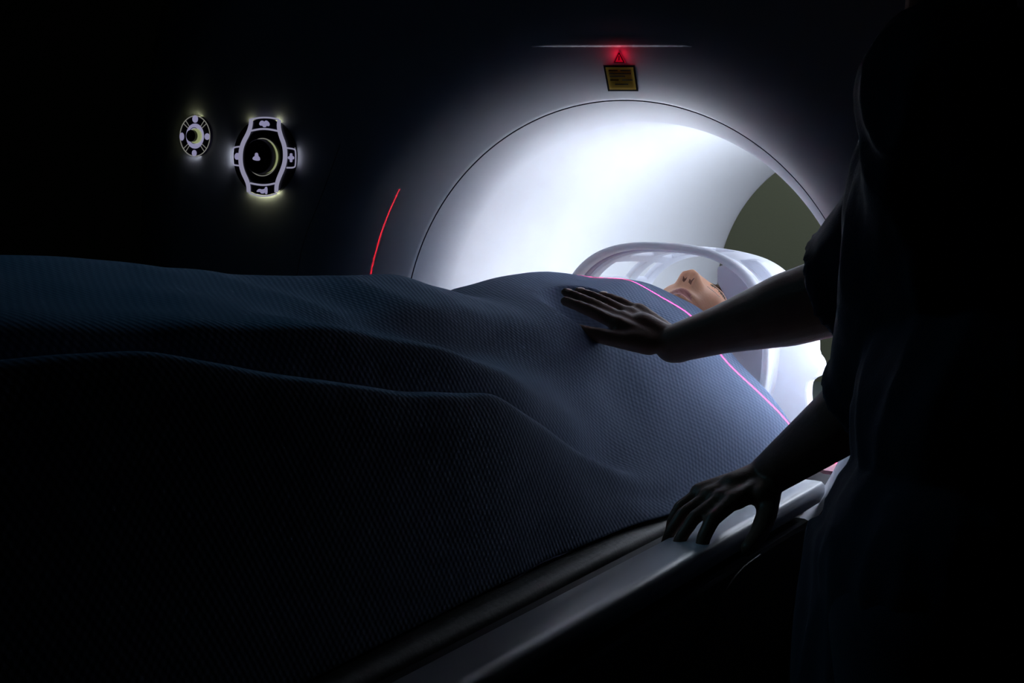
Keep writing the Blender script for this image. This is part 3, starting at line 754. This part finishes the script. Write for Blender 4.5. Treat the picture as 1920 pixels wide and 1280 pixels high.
capsule(b, J['neck']-Vector((0, 0, .08)), J['neck']+Vector((-.01, 0, .08)), .066, .056)
for sg in (-1, 1):
    hip = J['pel']+Vector((0, sg*.095, -.04)); kn_ = Vector((.645, -.44+sg*.11, -.56)); an = Vector((.70, -.43+sg*.12, -.97))
    capsule(b, hip, kn_, .088, .058); capsule(b, kn_, an, .056, .038); capsule(b, an-Vector((0, 0, .02)), an+Vector((-.16, 0, -.045)), .038, .03)
capsule(b, J['shR'], J['elR'], .054, .043)
mid = J['elR'].lerp(wR, .3)
capsule(b, J['elR'], mid, .053, .049); capsule(b, mid, J['elR'].lerp(wR, .7), .049, .0330); capsule(b, J['elR'].lerp(wR, .7), wR, .0330, .0265)
capsule(b, J['shL'], J['elL'], .054, .043)
mid = J['elL'].lerp(wL, .3)
capsule(b, J['elL'], mid, .042, .0415); capsule(b, mid, wL, .041, .026)
hw = HR_T+Vector((0, 0, .003))-wR
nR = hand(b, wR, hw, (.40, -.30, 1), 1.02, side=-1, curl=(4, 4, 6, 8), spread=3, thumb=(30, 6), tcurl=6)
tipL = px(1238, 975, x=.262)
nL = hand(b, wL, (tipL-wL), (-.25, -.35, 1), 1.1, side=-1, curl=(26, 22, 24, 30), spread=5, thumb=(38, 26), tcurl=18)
me = fuse(b, .0036, 3, .4)
bb = nb(); bb.from_mesh(me)
RO = Matrix.Rotation(math.radians(-90), 3, 'Z') @ Matrix.Rotation(math.radians(62), 3, 'X')
# face axes: crown up, face towards the patient (-x, looking down)
face = Vector((-.80, .05, -.60)).normalized(); side_ = Vector((0, 1, 0)); side_ = (side_-face*side_.dot(face)).normalized(); crown = face.cross(side_).normalized()
if crown.z < 0: crown = -crown; 
sx_ = crown.cross(face)
MO = Matrix.Translation(J['head']) @ Matrix((sx_, crown, face)).transposed().to_4x4()
head_mesh(bb, MO)
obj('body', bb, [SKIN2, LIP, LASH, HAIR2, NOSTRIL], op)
b = nb(); vs = bmesh.ops.create_icosphere(b, subdivisions=5, radius=1)['verts']; kill = []
for v in vs:
    d = v.co.copy(); x = d.x*.083; y = d.y*.126; z = d.z*(.096 if d.z > 0 else .108)
    if d.z > -.05 and y < .055: kill.append(v)
    elif d.y < -.55: kill.append(v)
    v.co = MO @ (Vector((x, y, z))*(1+.02*noise.noise(Vector((x*60, y*18, z*60)))))
bmesh.ops.delete(b, geom=kill, context='VERTS')
hr = obj('hair', b, HAIR2, op); md = hr.modifiers.new('t', 'SOLIDIFY'); md.thickness = .008
# scrub top: loose torso with flared elbow sleeves
b = nb(); torso(b, .022)
capsule(b, J['pel']+Vector((0, 0, .02)), J['pel']+Vector((.0, 0, -.16)), .15, .165, caps=False, n=40)
ds_ = (J['elR']-J['shR']).normalized(); capsule(b, J['shR'], J['shR'].lerp(J['elR'], .55), .080, .072)
fR = (wR-J['elR']).normalized(); capsule(b, J['shR'].lerp(J['elR'], .5), J['shR'].lerp(J['elR'], .80), .074, .068, caps=True)
capsule(b, J['elR']-fR*.06+Vector((0, 0, .008)), J['elR']+fR*.010+Vector((0, 0, .008)), .066, .074, caps=False, n=40)
fL = (wL-J['elL']).normalized(); capsule(b, J['shL'], J['shL'].lerp(J['elL'], .6), .080, .072); capsule(b, J['shL'].lerp(J['elL'], .5), J['elL']-Vector((0, 0, 0)), .070, .060)
capsule(b, J['elL']-fL*.02, J['elL']+fL*.03, .054, .060, caps=False, n=40)
me = fuse(b, .006, 3)
co = np.empty(len(me.vertices)*3); me.vertices.foreach_get('co', co); co = co.reshape(-1, 3); no = np.empty_like(co).ravel(); me.vertices.foreach_get('normal', no); no = no.reshape(-1, 3)
for i in range(len(co)):
    p_ = co[i]; f1 = noise.noise(Vector((p_[0]*14, p_[1]*14, p_[2]*4.0))); f2 = noise.noise(Vector((p_[0]*30+5, p_[1]*30, p_[2]*11)))
    co[i] += no[i]*((1-abs(f1)*3)*.007+f2*.003)
me.vertices.foreach_set('co', co.ravel()); me.update()
obj('scrub_top', me, SCRUB, op)
b = nb(); 
for sg in (-1, 1):
    hip = J['pel']+Vector((0, sg*.09, -.04)); kn_ = Vector((.645, -.44+sg*.11, -.56)); an = Vector((.70, -.43+sg*.12, -.98))
    capsule(b, hip, kn_, .105, .080); capsule(b, kn_, an, .080, .070, caps=False)
ellipsoid(b, J['pel'], (.125, .172, .13))
obj('scrub_trousers', fuse(b, .009, 6), SCRUB, op)
for sg in (-1, 1):
    an = Vector((.70, -.43+sg*.12, -.985)); b = nb(); capsule(b, an+Vector((.02, 0, -.02)), an+Vector((-.17, 0, -.025)), .050, .042); 
    for v in b.verts: v.co.z = max(v.co.z, -Z0+.001)
    obj('shoe', b, SHOE, op)
# nails
for nm in (nR, nL):
    for c_, dd, n_ in nm:
        s_ = dd.cross(n_).normalized(); n2 = s_.cross(dd).normalized()
        R_ = Matrix((s_, dd, n2)).transposed(); b = nb(); ellipsoid(b, c_, (.0048, .0062, .0020), R_, 2); obj('fingernail', b, NAIL, op)

# ------------------------------------------------------------------ laser fans (projected light lines)
def fan(name, src, pa, pb, energy, width, color=(1, .02, .12), margin=0.0, soft=.0):
    """a line laser: light only in the plane through src, pa, pb and between those two directions"""
    src, pa, pb = Vector(src), Vector(pa), Vector(pb); a = (pa-src).normalized(); c = (pb-src).normalized()
    n = a.cross(c).normalized(); mid = (a+c).normalized(); cosm = mid.dot(a)
    o = light('POINT', name, src, energy, color, shadow_soft_size=0.0); l = o.data; l.use_nodes = True; nt = l.node_tree
    em = [x for x in nt.nodes if x.type == 'EMISSION'][0]
    tc = nt.nodes.new('ShaderNodeTexCoord')
    def vm(op, x, y):
        m_ = nt.nodes.new('ShaderNodeVectorMath'); m_.operation = op; nt.links.new(x, m_.inputs[0]); m_.inputs[1].default_value = y; return m_.outputs['Value']
    def mt(op, x, y=0.0):
        m_ = nt.nodes.new('ShaderNodeMath'); m_.operation = op
        for i, q in enumerate((x, y)):
            if isinstance(q, (int, float)): m_.inputs[i].default_value = q
            else: nt.links.new(q, m_.inputs[i])
        return m_.outputs[0]
    d1 = mt('ABSOLUTE', vm('DOT_PRODUCT', tc.outputs['Normal'], n)); ln = mt('LESS_THAN', d1, width)
    d2 = mt('GREATER_THAN', vm('DOT_PRODUCT', tc.outputs['Normal'], mid), cosm)
    st = mt('MULTIPLY', mt('MULTIPLY', ln, d2), 1.0)
    nt.links.new(st, em.inputs['Strength']); return o
fan('chest_laser', LASER, px(1040, 517, y=.06), (.36, .14, -.19), 420, .0045)
fan('midline_laser', LASER, px(1103, 535, x=-.076), px(1131, 518, x=-.06), 200, .0045)
fan('cover_laser', LASER+Vector((0, 0, 0)), face_pt(753, 352), face_pt(694, 530), 34, .0014, (1, .01, .03))

# ------------------------------------------------------------------ lift everything onto the floor plane z = 0
for o in list(COL.objects):
    if o.parent is None and o is not cam: o.location.z += Z0
M.translation = CAMLOC+Vector((0, 0, Z0)); cam.matrix_world = M
